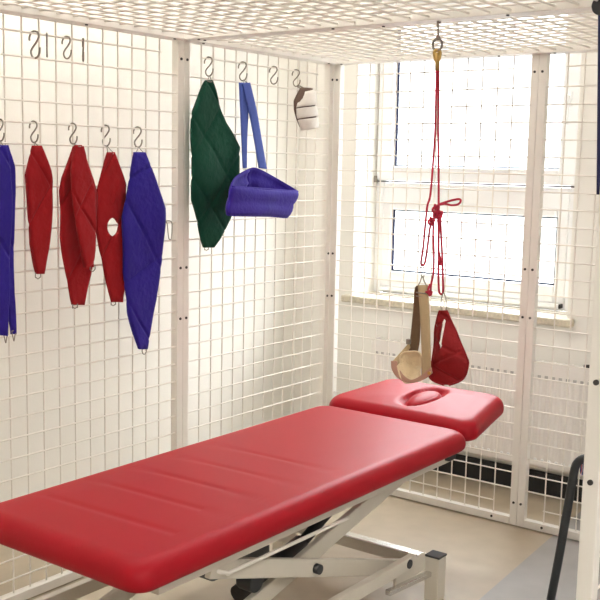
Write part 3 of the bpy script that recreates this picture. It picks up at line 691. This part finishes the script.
# navy strap on its black pulley, right edge
(tx0, tz0), (tx1, tz1), (tx2, tz2), (tx3, tz3) = STRAP
YS = -1.062; tx0 += .022; tx1 += .022; tx2 += .020
sp_ = thing('hanging_strap', (tx1 + .01, YS, 1.2), 'navy strap on a black pulley hanging from the roof beam at the right edge', 'strap')
pl = MB().cyl((tx0 + .006, YS - .012, tz0 - .005), (tx0 + .006, YS + .012, tz0 - .005), .026, 24); pl.box(tx0 - .004, tx0 + .016, YS - .006, -1.0318, tz0 + .004, tz0 + .018)
pl.build('pulley', M['dark'], sp_, bevel=.003)
MB().sheet([[(lerp(tx1 + .006, tx2 + .004, t) + d, YS - .002, lerp(tz1 + .01, 1.44, t)) for d in (-.004, 0, .014)] for t in [k / 12 for k in range(13)]], .004).build('webbing', M['navy'], sp_)

# ---------------------------------------------------------------- chair behind the front post
ch = thing('chair', (1.68, -.40, 0), 'black tubular chair with a striped seat, half hidden by the white front post', 'chair')
def leg(pts, r=.0150): return MB().tube(smooth_path(pts, 6), r, 12)
for y in (-.605, -.185):
    leg([(1.411, y, 0), (1.432, y, .16), (1.453, y, .34), (1.467, y, .46), (1.479, y, .512), (1.515, y, .535), (1.60, y, .535), (1.86, y, .535)]).build('leg', M['dark'], ch)
    leg([(1.96, y, 0), (1.92, y, .3), (1.88, y, .54), (1.90, y, .8), (1.93, y, .95)]).build('leg', M['dark'], ch)
MB().box(1.478, 1.865, -.588, -.20, .462, .516).build('seat', M['seat'], ch, bevel=.015, seg=3)
MB().box(1.892, 1.918, -.60, -.19, .72, .93).build('backrest', M['seat'], ch, bevel=.01, seg=3)
MB().box(1.515, 1.855, -.605, -.185, .455, .466).build('seat_frame', M['dark'], ch, bevel=.003)

# ---------------------------------------------------------------- fill lamps added to brighten the room, all out of view
def fill_lamp(x, y, power, label, turn=0, down=.8, upw=1.15):
    t = thing('fill_fixture', (x, y, ZC - .40), label, 'fill light', 'added fill lights out of view')
    hx, hy = (.15, .62) if turn else (.62, .15)
    MB().box(x - hx, x + hx, y - hy, y + hy, ZC - .40, ZC - .34).build('housing', M['frame_white'], t, bevel=.006)
    for e in (-.8, .8):
        dx, dy = (0, .55 * e) if turn else (.55 * e, 0)
        MB().cyl((x + dx, y + dy, ZC - .34), (x + dx, y + dy, ZC - .0005), .006, 10).build('rod', M['frame_white'], t)
    for up in (0, 1): tube(x, y, hx, hy, power * (upw if up else down), up)  # downward fill, plus an upward one added to whiten the ceiling
def tube(x, y, hx, hy, power, up):
    l = bpy.data.lights.new('fill_light', 'AREA'); l.shape = 'RECTANGLE'; l.size = 2 * hx - .06; l.size_y = 2 * hy - .06; l.energy = power; l.color = (1, .975, .945)
    o = bpy.data.objects.new('fill_light', l); C.objects.link(o); o.location = (x, y, ZC - (.335 if up else .405)); o.rotation_euler = (PI if up else 0, 0, 0)
fill_lamp(.2, -1.4, 14, 'added fill light in a white housing over the left half of the cage', 1, .25, 1.9)
fill_lamp(2.6, -4.4, 22, 'added fill light in a white housing at the front end of the room')
fill_lamp(3.7, -2.0, 20, 'added fill light in a white housing to the right of the cage', 1)

# daylight: sky seen through the window, sampled through the opening
w = bpy.data.worlds.new('sky'); bpy.context.scene.world = w; w.use_nodes = True
nt = w.node_tree; bg = nt.nodes['Background']                        # overcast sky: much brighter overhead than at the horizon
tc = nt.nodes.new('ShaderNodeTexCoord'); sx_ = nt.nodes.new('ShaderNodeSeparateXYZ'); nt.links.new(tc.outputs['Generated'], sx_.inputs[0])
mr = nt.nodes.new('ShaderNodeMapRange'); nt.links.new(sx_.outputs['Z'], mr.inputs['Value'])
mr.inputs['From Min'].default_value = .10; mr.inputs['From Max'].default_value = .75; mr.inputs['To Min'].default_value = 3.4; mr.inputs['To Max'].default_value = 32
nt.links.new(mr.outputs['Result'], bg.inputs['Strength']); bg.inputs['Color'].default_value = (.95, .97, 1, 1)
pl_ = bpy.data.lights.new('window_portal', 'AREA'); pl_.shape = 'RECTANGLE'; pl_.size = 1.05; pl_.size_y = 1.5; pl_.cycles.is_portal = True
po = bpy.data.objects.new('window_portal', pl_); C.objects.link(po); po.location = (.36, YW + .16, 1.62); po.rotation_euler = (-PI / 2, 0, 0)

# ---------------------------------------------------------------- camera
cam = bpy.data.cameras.new('camera'); co = bpy.data.objects.new('camera', cam); C.objects.link(co)
yaw, pitch, roll = -.6393, -.132, .02
f = Vector((math.sin(yaw) * math.cos(pitch), math.cos(yaw) * math.cos(pitch), math.sin(pitch)))
r = Vector((math.cos(yaw), -math.sin(yaw), 0)); u = r.cross(f)
r2 = math.cos(roll) * r + math.sin(roll) * u; u2 = -math.sin(roll) * r + math.cos(roll) * u
co.matrix_world = Matrix(((r2.x, u2.x, -f.x, 2.7171), (r2.y, u2.y, -f.y, -3.8839), (r2.z, u2.z, -f.z, 1.5045), (0, 0, 0, 1)))
cam.sensor_width = 36; cam.lens = 36 * 1011.48 / 600; cam.clip_start = .05
S = bpy.context.scene; S.camera = co
S.view_settings.view_transform = 'Standard'; S.view_settings.look = 'None'; S.view_settings.exposure = .2; S.view_settings.gamma = 1; S.view_settings.use_curve_mapping = False
S.cycles.max_bounces = 10; S.cycles.diffuse_bounces = 6; S.cycles.transparent_max_bounces = 12
